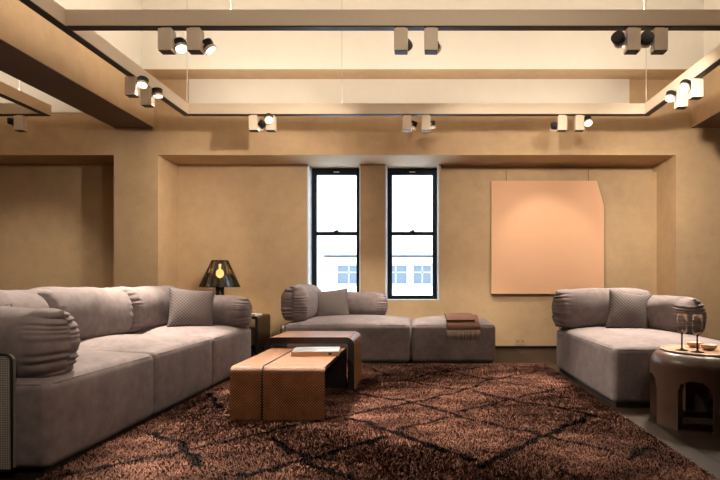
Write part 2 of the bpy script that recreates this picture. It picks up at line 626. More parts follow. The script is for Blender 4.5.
def bolster(L, ry, rz, seed=0, folds=9, amp=0.012, cap=0.085, tuck=0.045, bow=0.034):
    """A plump bolster along local x; each end closes on an upright seam with gathered folds across it."""
    n = 168
    r = random.Random(seed)
    ph = [r.uniform(0, 6.28) for _ in range(8)]
    rings = []
    body, nc = 28, 14
    for i in range(nc):
        th = PI / 2 * (1 - i / nc)
        rings.append((-L / 2 + cap * (1 - math.sin(th)), th))
    for i in range(body + 1):
        rings.append((-L / 2 + cap + (L - 2 * cap) * i / body, 0.0))
    for i in range(nc):
        th = PI / 2 * ((i + 1) / nc)
        rings.append((L / 2 - cap * (1 - math.sin(th)), th))
    mb = MB()
    ex = 2 / 2.6
    for x, th in rings:
        end = 1 if x > 0 else -1
        d = min(x + L / 2, L / 2 - x) - cap
        w = 1.0 if d <= 0 else max(0.0, 1 - d / tuck) ** 1.5
        sy = max(0.012, math.cos(th) ** 0.75)
        sz = 1.0 - 0.10 * math.sin(th) ** 2
        belly = 1.0 + 0.04 * math.sin(PI * min(1, max(0, x / L + .5)))
        for kk in range(n):
            a = 2 * PI * kk / n
            ca, sa = math.cos(a), math.sin(a)
            yy = math.copysign(abs(ca) ** ex, ca)
            zz = math.copysign(abs(sa) ** ex, sa)
            side = 1 if ca > 0 else -1
            q = PI * folds / 2 * (zz + 0.10 * math.sin(4.3 * zz + ph[0] + end) + 0.06 * math.sin(9 * zz + ph[1] + side))
            q += 1.1 * (x + end * .1) * math.sin(3 * zz + ph[2])
            fold = 1 - abs(math.sin(q)) ** 0.8
            ampl = amp * w * (0.7 + 0.3 * math.sin(6 * zz + ph[3] + end))
            y = yy * ry * sy * belly
            z = zz * rz * sz * belly
            dy = -fold * ampl * (0.35 + 0.65 * abs(yy)) * side * (1 if th < 1.5 else 0)
            dx = -end * fold * ampl * 1.3 * math.sin(th)
            y += dy * min(1.0, sy * 2)
            z += 0.008 * math.sin(th) ** 6 * (1 if zz > 0 else -0.3) * abs(zz) ** 6
            z += -0.5 * ampl * fold * zz * (abs(zz) > .8)
            rim = max(0.0, 1 - max(0.0, d) / .08) if th == 0 else 1.0
            dx -= end * bow * rim ** 2 * abs(zz) ** 2.2
            sag = 0.006 * math.sin(7 * x + ph[4]) + 0.004 * math.sin(15 * x + ph[5] + 2 * a)
            z += sag * (1 - w)
            y += 0.005 * math.sin(9 * x + ph[6] + 3 * a) * (1 - w)
            if z < -rz * .86:
                z = -rz * .86 + (z + rz * .86) * .25
            mb.v.append((x + dx, y, z))
    m = len(rings)
    for i in range(m - 1):
        for kk in range(n):
            k2 = (kk + 1) % n
            mb.f.append((i * n + kk, (i + 1) * n + kk, (i + 1) * n + k2, i * n + k2))
    mb.f.append(tuple(range(n)))
    mb.f.append(tuple((m - 1) * n + q for q in range(n))[::-1])
    return mb


def pillow_mesh(w, h, t, seed=0):
    n = 28
    r = random.Random(seed)
    p1, p2 = r.uniform(0, 6), r.uniform(0, 6)
    mb = MB()
    idx = {}
    for side in (1, -1):
        for i in range(n + 1):
            for j in range(n + 1):
                u, v = -1 + 2 * i / n, -1 + 2 * j / n
                u = math.sin(u * PI / 2) * .55 + u * .45
                v = math.sin(v * PI / 2) * .55 + v * .45
                edge = i in (0, n) or j in (0, n)
                if edge and side < 0:
                    idx[(side, i, j)] = idx[(1, i, j)]
                    continue
                th = t / 2 * (max(0, (1 - u * u)) * max(0, (1 - v * v))) ** 0.42
                th *= 1 + 0.08 * math.sin(3 * u + p1) * math.sin(2.5 * v + p2)
                x = w / 2 * u * (1 - 0.085 * (1 - v * v))
                z = h / 2 * v * (1 - 0.085 * (1 - u * u))
                mb.v.append((x, side * th, z))
                idx[(side, i, j)] = len(mb.v) - 1
        for i in range(n):
            for j in range(n):
                q = [idx[(side, i, j)], idx[(side, i + 1, j)], idx[(side, i + 1, j + 1)], idx[(side, i, j + 1)]]
                mb.f.append(tuple(q[::-1] if side > 0 else q))
    return mb


def pillow(label, loc, rz, tilt, w=0.42, h=0.40, t=0.13, roll=0.0, seed=0):
    o = obj('throw_pillow', pillow_mesh(w, h, t, seed), M_pillow, None, smooth=True)
    o.matrix_world = Matrix.Translation(loc) @ Matrix.Rotation(rz, 4, 'Z') @ Matrix.Rotation(tilt, 4, 'X') @ Matrix.Rotation(roll, 4, 'Y')
    ed = []
    hw, hh = w / 2, h / 2
    n = 10
    for a, b in (((-1, -1), (1, -1)), ((1, -1), (1, 1)), ((1, 1), (-1, 1)), ((-1, 1), (-1, -1))):
        for i in range(n):
            u = a[0] + (b[0] - a[0]) * i / n
            v = a[1] + (b[1] - a[1]) * i / n
            ed.append((hw * u * (1 - .085 * (1 - v * v)), 0, hh * v * (1 - .085 * (1 - u * u))))
    obj('piping', MB().tube(ed, 0.004, 6, closed=True), M_pillow, o, smooth=True)
    return tag(o, label, 'pillow', 'throw pillows on the sofas')


def seat(parent, x0, x1, y0, y1, zb=0.028, edge=0.385, crown=0.055, r=0.036):
    sx, sy = x1 - x0, y1 - y0
    o = obj('seat', soft_block(sx, sy, edge - zb, r, crown), M_fab, parent, smooth=True,
            loc=((x0 + x1) / 2, (y0 + y1) / 2, zb))
    obj('piping', rect_piping(sx, sy, edge - zb - r * .29 + .002, r, r * .27, 0.0045), M_fab, o, smooth=True)
    return o


def shell_outline(w, h, r):
    pts = [(-w / 2, 0), (w / 2, 0)]
    for i in range(7):
        a = PI / 2 * i / 6
        pts.append((w / 2 - r + r * math.cos(a), h - r + r * math.sin(a)))
    for i in range(7):
        a = PI / 2 + PI / 2 * i / 6
        pts.append((-w / 2 + r + r * math.cos(a), h - r + r * math.sin(a)))
    return pts


def shell_panel(parent, w, h, t, loc, rz, zb=0.04):
    """a woven outer panel standing in local xz, thickness along y"""
    ol = shell_outline(w, h, 0.03)
    mb = MB().prism(ol, -t / 2, t / 2).xf(Matrix.Rotation(PI / 2, 4, 'X'))
    o = obj('side_panel', mb, M_shell, parent, bevel=0.006, loc=(loc[0], loc[1], zb), rot=(0, 0, rz))
    rim = [(x, -t / 2 + 0.002, z) for x, z in ol]
    obj('trim', MB().tube(rim, 0.006, 6, closed=True), M_plinth, o, smooth=True)
    return o


# ------------------------------------------------------------------ left sofa (three seats, against the left side)
lx, ly = -2.0, 3.65
t = thing('sofa', 'long three-seat grey velvet sofa with a pleated near arm, left of the rug', 'sofa', (lx, ly, 0), group='grey modular sofas')
for a, b in ((2.275, 3.195), (3.2, 4.085), (4.09, 5.03)):
    seat(t, -2.36 - lx, -1.51 - lx, a - ly, b - ly)
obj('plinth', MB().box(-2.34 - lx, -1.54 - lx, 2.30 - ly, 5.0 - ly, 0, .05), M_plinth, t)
for i, (a, b) in enumerate(((2.30, 3.18), (3.20, 4.08), (4.10, 4.98))):
    obj('back_cushion', bolster(b - a + .05, 0.165, 0.182, seed=i, cap=.075, amp=.010, bow=.02), M_fab, t, smooth=True,
        loc=(-2.235 - lx, (a + b) / 2 - ly, .570), rot=(-0.08, 0, PI / 2))
obj('armrest', bolster(0.80, 0.142, 0.158, seed=11), M_fab, t, smooth=True, loc=(-1.915 - lx, 2.43 - ly, .525))
obj('armrest', bolster(0.86, 0.150, 0.140, seed=12), M_fab, t, smooth=True, loc=(-1.90 - lx, 4.88 - ly, .522))
shell_panel(t, 0.80, 0.465, 0.03, (-2.04 - lx, 2.262 - ly), 0)
shell_panel(t, 0.80, 0.465, 0.03, (-2.04 - lx, 5.045 - ly), PI)
shell_panel(t, 2.80, 0.52, 0.03, (-2.395 - lx, 3.655 - ly), -PI / 2)

# ------------------------------------------------------------------ back sofa and pouf under the windows
bx_, by_ = -0.70, 5.85
t = thing('sofa', 'grey velvet chaise sofa under the left window, pleated arm at its left end', 'sofa', (bx_, by_, 0), group='grey modular sofas')
seat(t, -1.292 - bx_, -0.096 - bx_, 5.32 - by_, 6.40 - by_)
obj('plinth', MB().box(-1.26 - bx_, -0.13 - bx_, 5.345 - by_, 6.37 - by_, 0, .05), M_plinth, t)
obj('armrest', bolster(0.98, 0.135, 0.185, seed=21), M_fab, t, smooth=True, loc=(-1.225 - bx_, 5.88 - by_, .572), rot=(0, 0, PI / 2))
obj('back_cushion', bolster(0.80, 0.15, 0.135, seed=22), M_fab, t, smooth=True, loc=(-0.76 - bx_, 6.27 - by_, .535))
shell_panel(t, 1.02, 0.33, 0.03, (-1.318 - bx_, 5.87 - by_), -PI / 2)
shell_panel(t, 0.86, 0.40, 0.03, (-0.85 - bx_, 6.43 - by_), PI)

t = thing('pouf', 'square grey velvet pouf with a brown throw on it, below the right window', 'pouf', (0.320, 5.735, 0))
seat(t, -.399, .399, -.415, .415)
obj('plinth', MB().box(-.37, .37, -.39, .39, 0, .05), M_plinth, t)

# ------------------------------------------------------------------ right sofa
rx, ry = 1.66, 4.25
t = thing('sofa', 'grey velvet chaise sofa under the salmon canvas, beside the round side table', 'sofa', (rx, ry, 0), group='grey modular sofas')
seat(t, 1.213 - rx, 2.10 - rx, 3.52 - ry, 5.0 - ry, edge=.375)
obj('plinth', MB().box(1.24 - rx, 2.07 - rx, 3.545 - ry, 4.97 - ry, 0, .05), M_plinth, t)
obj('back_cushion', bolster(0.86, 0.15, 0.174, seed=31), M_fab, t, smooth=True, loc=(1.575 - rx, 4.84 - ry, .556))
obj('armrest', bolster(0.90, 0.125, 0.150, seed=32), M_fab, t, smooth=True, loc=(1.905 - rx, 4.50 - ry, .526), rot=(0, 0, PI / 2 + .26))
shell_panel(t, 0.85, 0.50, 0.03, (1.68 - rx, 5.02 - ry), PI)
shell_panel(t, 0.95, 0.33, 0.03, (2.118 - rx, 4.50 - ry), PI / 2)

pillow('grey woven pillow at the far end of the long left sofa', (-1.86, 4.56, .575), 0.62, -0.32, .355, .335, .13, 0.10, 1)
pillow('grey woven pillow mostly hidden behind the near arm of the long left sofa', (-2.10, 2.66, .525), 1.05, -0.30, .34, .32, .12, -0.04, 2)
pillow('grey woven pillow on the back sofa, in front of the left window', (-.945, 6.00, .545), 0.10, -0.30, .36, .335, .12, -0.10, 3)
pillow('grey woven pillow leaning on the right sofa below the salmon canvas', (1.665, 4.47, .555), -0.16, -0.30, .325, .325, .12, 0.14, 4)


# ------------------------------------------------------------------ throw on the pouf
def ribbon(profile, x0, x1, th, wob=0.0):
    """a cloth strip: profile is a list of (y, z), swept across x, with thickness"""
    P = [Vector((y, z)) for y, z in profile]
    m = len(P)
    nx = 14
    mb = MB()
    for side in (0, 1):
        for i in range(m):
            tg = (P[min(i + 1, m - 1)] - P[max(i - 1, 0)]).normalized()
            nr = Vector((-tg.y, tg.x))
            for j in range(nx + 1):
                x = x0 + (x1 - x0) * j / nx
                o = side * th + wob * math.sin(9 * j / nx + i * .35) * math.sin(i * .5)
                q = P[i] + nr * o
                mb.v.append((x + 0.006 * math.sin(i * 1.1), q.x, q.y))
    w = nx + 1
    off = m * w
    for i in range(m - 1):
        for j in range(nx):
            a = (i * w + j, i * w + j + 1, (i + 1) * w + j + 1, (i + 1) * w + j)
            mb.f.append(a[::-1])
            mb.f.append(tuple(q + off for q in a))
    for i in range(m - 1):
        mb.f.append((i * w, (i + 1) * w, (i + 1) * w + off, i * w + off))
        mb.f.append((i * w + nx, i * w + nx + off, (i + 1) * w + nx + off, (i + 1) * w + nx))
    for j in range(nx):
        mb.f.append((j, j + off, j + 1 + off, j + 1))
        b = (m - 1) * w
        mb.f.append((b + j, b + j + 1, b + j + 1 + off, b + j + off))
    return mb


t = thing('throw_blanket', 'folded brown fringed throw draped over the front of the grey pouf', 'blanket', (0.40, 5.55, 0.40))
prof = [(5.292 - 5.55, -.060), (5.292 - 5.55, -.045), (5.294 - 5.55, -.032), (5.300 - 5.55, -.018), (5.325 - 5.55, .006), (5.37 - 5.55, .022),
        (5.44 - 5.55, .034), (5.52 - 5.55, .042), (5.60 - 5.55, .046), (5.68 - 5.55, .046)]
obj('cloth', ribbon(prof, -.145, .165, .013, .002), M_throw, t, smooth=True, angle=0.9)
prof2 = [(5.31 - 5.55, .018), (5.37 - 5.55, .038), (5.44 - 5.55, .050), (5.52 - 5.55, .057), (5.60 - 5.55, .061), (5.67 - 5.55, .061)]
obj('fold', ribbon(prof2, -.150, .120, .016, .003), M_throw, t, smooth=True, angle=0.9)
fr = MB()
for i in range(34):
    x = -.143 + .306 * i / 33
    dx = random.uniform(-.006, .006)
    fr.tube([(x, 5.286 - 5.55, -.052), (x + dx * .4, 5.280 - 5.55, -.10), (x + dx, 5.284 - 5.55, -.145 + random.uniform(-.008, .008))], [.0035, .003, .0016], 5)
obj('fringe', fr, M_fringe, t, smooth=True)


# ------------------------------------------------------------------ waterfall tables
def u_table_profile(span, h, th, r, n=8):
    """inverted U in (s, z), s centred; outer and inner outline as one closed loop"""
    out = [(-span / 2, 0)]
    for i in range(n + 1):
        a = PI - PI / 2 * i / n
        out.append((-span / 2 + r + r * math.cos(a), h - r + r * math.sin(a)))
    for i in range(n + 1):
        a = PI / 2 - PI / 2 * i / n
        out.append((span / 2 - r + r * math.cos(a), h - r + r * math.sin(a)))
    out.append((span / 2, 0))
    ri = max(0.012, r - th)
    inn = [(span / 2 - th, 0)]
    for i in range(n + 1):
        a = PI / 2 * i / n
        inn.append((span / 2 - th - ri + ri * math.cos(a), h - th - ri + ri * math.sin(a)))
    for i in range(n + 1):
        a = PI / 2 + PI / 2 * i / n
        inn.append((-span / 2 + th + ri + ri * math.cos(a), h - th - ri + ri * math.sin(a)))
    inn.append((-span / 2 + th, 0))
    return out, inn


def u_table(parent, axis, span, depth, h, th, r, mat):
    """axis 'x': legs at the two x ends; axis 'y': legs at the two y ends."""
    out, inn = u_table_profile(span, h, th, r)
    n = len(out)

    def place(s, d, z):
        return (s, d, z) if axis == 'x' else (d, s, z)
    body = MB()
    loop_in = inn[::-1]
    vs = []
    for d in (-depth / 2, depth / 2):
        vs += [place(s, d, z) for s, z in out]
        vs += [place(s, d, z) for s, z in loop_in]
    fo, fi = [], []
    for i in range(n - 1):
        fo.append((i, i + 1, 2 * n + i + 1, 2 * n + i))
        fi.append((i + 1, i, n + i, n + i + 1))
        fi.append((2 * n + i, 2 * n + i + 1, 3 * n + i + 1, 3 * n + i))
        fi.append((n + i + 1, n + i, 3 * n + i, 3 * n + i + 1))
    fi.append((0, 2 * n, 3 * n, n))
    fi.append((n - 1, 2 * n - 1, 4 * n - 1, 3 * n - 1))
    if axis == 'y':
        fo = [f[::-1] for f in fo]
        fi = [f[::-1] for f in fi]
    body.add(vs, fo)
    o = obj('tabletop', body, mat, parent, smooth=True, angle=0.6)
    obj('lining', MB().add(vs, fi), M_lining, parent, smooth=True, angle=0.6)
    return o


RUGT = 0.014
t = thing('nesting_table', 'lower woven leather waterfall table with a book on it, nearest the camera', 'table', (-.80, 3.615, RUGT), group='nested woven tables')
u_table(t, 'y', 0.95, 0.53, 0.304, 0.022, 0.035, M_rattan_x)
sp = [(-.085, -.477, .0), (-.085, -.477, .255)]
for i in range(7):
    a = PI - PI / 2 * i / 6
    sp.append((-.085, -.475 + .035 + .037 * math.cos(a), .269 + .037 * math.sin(a)))
sp.append((-.085, .40, .306))
obj('seam', MB().tube(sp, .0045, 6), M_seam, t, smooth=True)
t = thing('nesting_table', 'taller woven leather waterfall table behind, arching over the lower one', 'table', (-.795, 4.27, RUGT), group='nested woven tables')
u_table(t, 'x', 0.645, 0.50, 0.382, 0.046, 0.06, M_rattan_y)

t = thing('side_table', 'dark woven waterfall side table in the corner, holding the lamp', 'table', (-2.10, 6.26, 0))
u_table(t, 'x', 0.72, 0.50, 0.42, 0.03, 0.03, M_darkwood)


# ------------------------------------------------------------------ books
def book(label, loc, rz, w, d, h, art, group=None):
    t = thing('book', label, 'book', loc, rz, group)
    obj('page_block', MB().box(-w / 2 + .003, w / 2 - .004, -d / 2 + .004, d / 2 - .004, .003, h - .003), M_paper, t)
    cv = MB()
    cv.box(-w / 2, w / 2, -d / 2, d / 2, 0, .003)
    cv.box(-w / 2, w / 2, -d / 2, d / 2, h - .003, h)
    obj('cover', cv, art, t)
    obj('spine', MB().box(-w / 2, w / 2, -d / 2 - .001, -d / 2 + .003, 0, h), M_spine, t)
    return t


def mat_bookcover():
    tt = NT('book_cover_photo')
    v = tt.coord((1, 1, 1))
    f = tt.noise(v, 13, 5, 0.6)
    c = tt.ramp(f, [(0.40, (0.10, 0.11, 0.12)), (0.47, (0.17, 0.16, 0.155)), (0.60, (0.26, 0.245, 0.22))])
    tt.set(Base_Color=c, Roughness=0.35)
    return tt.m


M_cover = mat_bookcover()
bk = book('large white book with a grey photo cover lying on the lower woven table', (-.685, 3.715, RUGT + .3045), 0.10, .30, .27, .030, M_cover)
sq = MB().box(.085, .105, -.138, -.1355, .008, .022)
obj('spine_mark', sq, M_seam, bk)
book('small pale book on the dark corner side table', (-1.83, 6.15, .4205), -.2, .13, .17, .022, M_paper)

# ------------------------------------------------------------------ table lamp
t = thing('table_lamp', 'lit table lamp with a smoked glass cone shade on the dark corner table', 'lamp', (-2.215, 6.2, .4205))
obj('base', MB().lathe([(0.0, 0), (.085, 0), (.09, .006), (.088, .014), (.048, .018), (.047, .02)], 40), M_lampblack, t, smooth=True, angle=.6)
obj('stem', MB().lathe([(.0, .018), (.046, .018), (.046, .345), (.044, .35), (.018, .352), (.014, .37), (.014, .395), (0, .396)], 40), M_lampblack, t, smooth=True, angle=.6)
sh = MB()
n = 36
z0, z1, r0, r1 = .315, .605, .213, .088
ringv = []
for th_ in (0.0, 0.005):
    for z, r in ((z0, r0), (z1, r1)):
        for q in range(n):
            a = 2 * PI * q / n
            rr = (r - th_) * (1 + (.035 if q % 2 else -.035))
            ringv.append((rr * math.cos(a), rr * math.sin(a), z))
fs = []
for q in range(n):
    q2 = (q + 1) % n
    fs.append((q, q2, n + q2, n + q))
    fs.append((2 * n + q2, 2 * n + q, 3 * n + q, 3 * n + q2))
    fs.append((q2, q, 2 * n + q, 2 * n + q2))
    fs.append((n + q, n + q2, 3 * n + q2, 3 * n + q))
sh.add(ringv, fs)
so = obj('lamp_shade', sh, M_shade, t)
for z, r, sp_ in ((z0, r0, 0), (z1, r1, 3)):
    rm = MB().tube([(r * math.cos(2 * PI * q / 48), r * math.sin(2 * PI * q / 48), z) for q in range(48)], .004, 6, closed=True)
    for q in range(sp_):
        a = 2 * PI * q / 3 + .5
        rm.tube([(r1 * math.cos(a), r1 * math.sin(a), z1), (.01 * math.cos(a), .01 * math.sin(a), z1)], .003, 6)
    obj('rim', rm, M_lampblack, so, smooth=True)
obj('socket', MB().lathe([(0, .605), (.016, .605), (.018, .60), (.018, .572), (.015, .568), (0, .568)], 20), M_lampblack, t, smooth=True, angle=.6)
obj('bulb', MB().lathe([(.0, .415), (.020, .420), (.036, .435), (.043, .458), (.040, .480), (.030, .500), (.012, .512), (.009, .520), (.012, .530), (.014, .568), (0, .568)], 28), M_bulb, t, smooth=True)
L = bpy.data.lights.new('bulb_light', 'POINT')
L.energy = 5
L.color = (1, .62, .28)
L.shadow_soft_size = .05
lo = bpy.data.objects.new('bulb_light', L)
lo.location = (0, 0, .40)
lo.parent = t
C.objects.link(lo)

# ------------------------------------------------------------------ painting
t = thing('painting', 'large plain salmon canvas with a clipped top right corner on the far wall', 'painting', (1.49, WY, .648))
ol = [(-.657, 0), (.659, 0), (.659, 1.032), (.577, 1.323), (-.657, 1.323)]
can = MB().prism(ol, 0.0, .012).xf(Matrix.Translation((0, -.05, 0)) @ Matrix.Rotation(PI / 2, 4, 'X'))
obj('canvas', can, M_canvas, t, bevel=.003)
ol2 = [(x * .997, z * .997 + .002) for x, z in ol]
obj('stretcher_frame', MB().prism(ol2, 0, .048).xf(Matrix.Translation((0, -.002, 0)) @ Matrix.Rotation(PI / 2, 4, 'X')), M_canvas_edge, t)
for x in (-.475, .49):
    obj('hanging_wire', MB().tube([(x, -.012, 1.30), (x, -.012, 1.445), (x, .06, 1.452)], .003, 6), M_wire, t)

t = thing('power_outlet', 'small beige outlet plate low on the far wall, below the canvas', 'outlet', (1.18, WY, .085))
obj('plate', MB().box(-.06, .06, -.006, 0, -.036, .036), M_outlet, t, bevel=.003)
for x in (-.028, .028):
    sk = MB().box(x - .012, x - .006, -.0075, -.005, -.008, .012)
    sk.box(x + .006, x + .012, -.0075, -.005, -.008, .012)
    obj('socket', sk, M_socket, t)

# ------------------------------------------------------------------ round side table
TX, TY = 1.652, 3.18
t = thing('side_table', 'round brown drum side table with arched openings, beside the right sofa', 'table', (TX, TY, 0))
R, H, TH = .32, .405, .045


def drum():
    """outer and inner skins with arched cut-outs, six legs"""
    na = 240
    zs = list(np.linspace(0, H - .075, 34))
    arch_c = [math.radians(-131.5 + 60 * i) for i in range(6)]
    hw = math.radians(15.5)
    top = .268
    rr = .07

    def inside(a, z):
        for c in arch_c:
            d = (a - c + PI) % (2 * PI) - PI
            s = abs(d) * R
            wS = hw * R
            if s < wS:
                zt = top if s < wS - rr else top - rr + math.sqrt(max(0, rr * rr - (s - (wS - rr)) ** 2))
                if z < zt:
                    return True
        return False
    mb = MB()
    # outer profile: wall, shoulder, top; inner profile mirrored
    prof_o = [(R, z) for z in zs]
    for i in range(1, 9):
        a = PI / 2 * i / 8
        prof_o.append((R - .075 + .075 * math.cos(a), H - .075 + .075 * math.sin(a)))
    prof_i = [(R - TH, z) for z in zs]
    ne = 0
    grid = {}
    for sid, pr in ((0, prof_o), (1, prof_i)):
        for j, (r, z) in enumerate(pr):
            for q in range(na):
                a = 2 * PI * q / na
                grid[(sid, j, q)] = len(mb.v)
                mb.v.append((r * math.cos(a), r * math.sin(a), z))
    hole = {}
    for j in range(len(zs) - 1):
        for q in range(na):
            a = 2 * PI * (q + .5) / na
            hole[(j, q)] = inside(a, (zs[j] + zs[j + 1]) / 2)
    # snap the boundary of the arch for a clean curve
    for c in arch_c:
        for q in range(na):
            a = 2 * PI * q / na
            d = (a - c + PI) % (2 * PI) - PI
            s = abs(d) * R
            wS = hw * R
            if s < wS - .002:
                zt = top if s < wS - rr else top - rr + math.sqrt(max(0, rr * rr - (s - (wS - rr)) ** 2))
                jb = min(range(len(zs)), key=lambda j: abs(zs[j] - zt))
                edge_here = hole.get((jb - 1, q), False) or hole.get((jb - 1, (q - 1) % na), False)
                if edge_here:
                    for sid in (0, 1):
                        x, y, z = mb.v[grid[(sid, jb, q)]]
                        mb.v[grid[(sid, jb, q)]] = (x, y, zt)
    for j in range(len(prof_o) - 1):
        for q in range(na):
            q2 = (q + 1) % na
            if not hole.get((j, q), False):
                mb.f.append((grid[(0, j, q)], grid[(0, j, q2)], grid[(0, j + 1, q2)], grid[(0, j + 1, q)]))
    for j in range(len(prof_i) - 1):
        for q in range(na):
            q2 = (q + 1) % na
            if not hole[(j, q)]:
                mb.f.append((grid[(1, j, q2)], grid[(1, j, q)], grid[(1, j + 1, q)], grid[(1, j + 1, q2)]))
    # bridges around the holes and at the feet
    for j in range(len(zs) - 1):
        for q in range(na):
            q2 = (q + 1) % na
            h = hole[(j, q)]
            if h != hole[(j, q2)]:
                f = (grid[(0, j, q2)], grid[(0, j + 1, q2)], grid[(1, j + 1, q2)], grid[(1, j, q2)])
                mb.f.append(f if h else f[::-1])
            up = hole.get((j + 1, q), False)
            if h and not up:
                mb.f.append((grid[(0, j + 1, q)], grid[(0, j + 1, q2)], grid[(1, j + 1, q2)], grid[(1, j + 1, q)]))
            if j == 0 and not h:
                mb.f.append((grid[(0, 0, q2)], grid[(0, 0, q)], grid[(1, 0, q)], grid[(1, 0, q2)]))
    # underside and top discs
    jt = len(prof_i) - 1
    mb.f.append(tuple(grid[(1, jt, q)] for q in range(na))[::-1])
    mb.f.append(tuple(grid[(0, len(prof_o) - 1, q)] for q in range(na)))
    return mb


obj('body', drum(), M_table, t, smooth=True, angle=0.7)
obj('inlay', MB().lathe([(0, H), (.262, H), (.265, H + .002), (.265, H + .006), (.260, H + .008), (.253, H + .007), (.251, H + .0045), (0, H + .0045)], 72), M_tray, t, smooth=True, angle=.5)
TT = H + .0047


def wine_glass(label, loc):
    t = thing('wine_glass', label, 'glass', loc, 0, 'wine glasses on the round table')
    b = [(.006, .092), (.020, .097), (.027, .108), (.0295, .128), (.0285, .16), (.0265, .205), (.0255, .205), (.0272, .16), (.028, .128), (.0255, .110), (.018, .0995), (0, .096)]
    obj('bowl', MB().lathe(b, 36), M_clear, t, smooth=True)
    s = [(0, 0), (.034, 0), (.034, .002), (.012, .006), (.005, .014), (.0042, .05), (.0046, .085), (.008, .094), (0, .0955)]
    obj('stem', MB().lathe(s, 28), M_stem, t, smooth=True)
    return t


wine_glass('stemmed wine glass on the round side table, left of the pair', (1.478, 3.16, TT))
wine_glass('stemmed wine glass on the round side table, in front of the pale bowls', (1.52, 3.07, TT))


def dish(label, loc, r):
    o = obj('bowl', MB().lathe([(0, 0), (r * .55, 0), (r * .85, .012), (r, .030), (r * .97, .031), (r * .80, .014), (r * .5, .006), (0, .005)], 40), M_bowl, None, smooth=True, loc=loc)
    return tag(o, label, 'bowl', 'pale bowls on the round table')


dish('small pale wooden bowl on the round table, farther one between the glasses', (1.615, 3.30, TT), .042)
dish('small pale wooden bowl on the round table, nearer one right of the glasses', (1.635, 3.17, TT), .046)


# ------------------------------------------------------------------ track frames
def frame(name, label, x0, x1, y0, y1, bars, cables, open_left=False):
    """x0..x1, y0..y1 are the inner faces; rails lie outside them"""
    T = .065
    t = thing(name, label, 'track light frame', (0, 0, 0), 0, 'hanging track light frames')
    rails = [('side_rail', (x1, x1 + T, y0 - T, y1 + T)), ('cross_rail', (x0, x1, y1, y1 + T)), ('cross_rail', (x0, x1, y0 - T, y0))]
    if not open_left:
        rails.append(('side_rail', (x0 - T, x0, y0 - T, y1 + T)))
    for b in bars:
        rails.append(('cross_rail', (x0, x1, b, b + T)))
    for nm, (a, b, c, d) in rails:
        o = obj(nm, MB().box(a, b, c, d, RZ + .006, RT), M_rail, t, bevel=.002)
        e = .004
        obj('track_slot', MB().box(a + e, b - e, c + e, d - e, RZ, RZ + .007), M_slot, o)
    for cx, cy in cables:
        obj('cable', MB().tube([(cx, cy, RT), (cx, cy, CEIL)], .0026, 6), M_cable, t)
    return t


frame('track_light_frame', 'large rectangular taupe track light frame hanging over the rug', -2.227, 2.16, .85, 5.38, [3.52],
      [(-.754, 5.41), (2.185, 5.41), (-2.25, 5.41), (1.42, 3.55), (-1.2, 3.55)])
frame('track_light_frame', 'smaller taupe track light frame left of the ceiling beam', -6.0, -3.65, .85, 5.38, [],
      [(-3.62, 5.06)], open_left=True)


# ------------------------------------------------------------------ track spots
def spot(label, loc, head, aim, power=1.0, cone=42, face=0.0, blend=0.6):
    """driver box hanging from the track; a round head on an arm beside it"""
    t = thing('track_spotlight', label, 'spotlight', loc, 0, 'track spotlights')
    hw, hd, hh = .043, .036, .150
    obj('driver_box', MB().box(-hw, hw, -hd, hd, -hh, -.012), M_fixture, t, bevel=.003, rot=(0, 0, face))
    obj('end_cap', MB().box(-hw + .004, hw - .004, -hd + .004, hd - .004, -hh - .004, -hh + .002), M_slot, t, rot=(0, 0, face))
    obj('track_adapter', MB().box(-.03, .03, -.016, .016, -.014, .0), M_fixture, t, rot=(0, 0, face))
    hp = Vector(head)
    d = (Vector(aim) - (Vector(loc) + hp)).normalized()
    side = Vector((math.copysign(1, hp.x), 0, 0)) if abs(hp.x) >= abs(hp.y) else Vector((0, math.copysign(1, hp.y), 0))
    st = side * (.04 if abs(hp.x) >= abs(hp.y) else .034)
    st.z = hp.z
    obj('arm', MB().tube([st, hp], .009, 10), M_fixture, t, smooth=True, angle=.6)
    q = Vector((0, 0, 1)).rotation_difference(d)
    Mx = Matrix.Translation(hp) @ q.to_matrix().to_4x4()
    h = MB().lathe([(0, -.040), (.022, -.040), (.034, -.036), (.038, -.030), (.038, .018)], 32).xf(Mx)
    ho = obj('head', h, M_black, t, smooth=True, angle=.6)
    fins = MB()
    for z in (-.034, -.026, -.018):
        fins.lathe([(.036, z), (.041, z), (.041, z + .003), (.036, z + .003)], 32)
    obj('heat_sink', fins.xf(Mx), M_black, ho)
    obj('ring', MB().lathe([(.037, .012), (.042, .012), (.042, .030), (.038, .031), (.034, .022), (.033, .016)], 32).xf(Mx), M_fixture, ho, smooth=True, angle=.6)
    obj('lens', MB().lathe([(0, .020), (.034, .020)], 32).xf(Mx), M_lens, ho)
    L = bpy.data.lights.new('spot_lamp', 'SPOT')
    L.energy = SPOT_W * power
    L.color = WARM
    L.spot_size = math.radians(cone)
    L.spot_blend = blend
    L.shadow_soft_size = .055
    lo = bpy.data.objects.new('spot_lamp', L)
    lo.matrix_world = Matrix.Translation(hp + d * .036) @ Vector((0, 0, -1)).rotation_difference(d).to_matrix().to_4x4()
    lo.parent = t
    C.objects.link(lo)
    return t


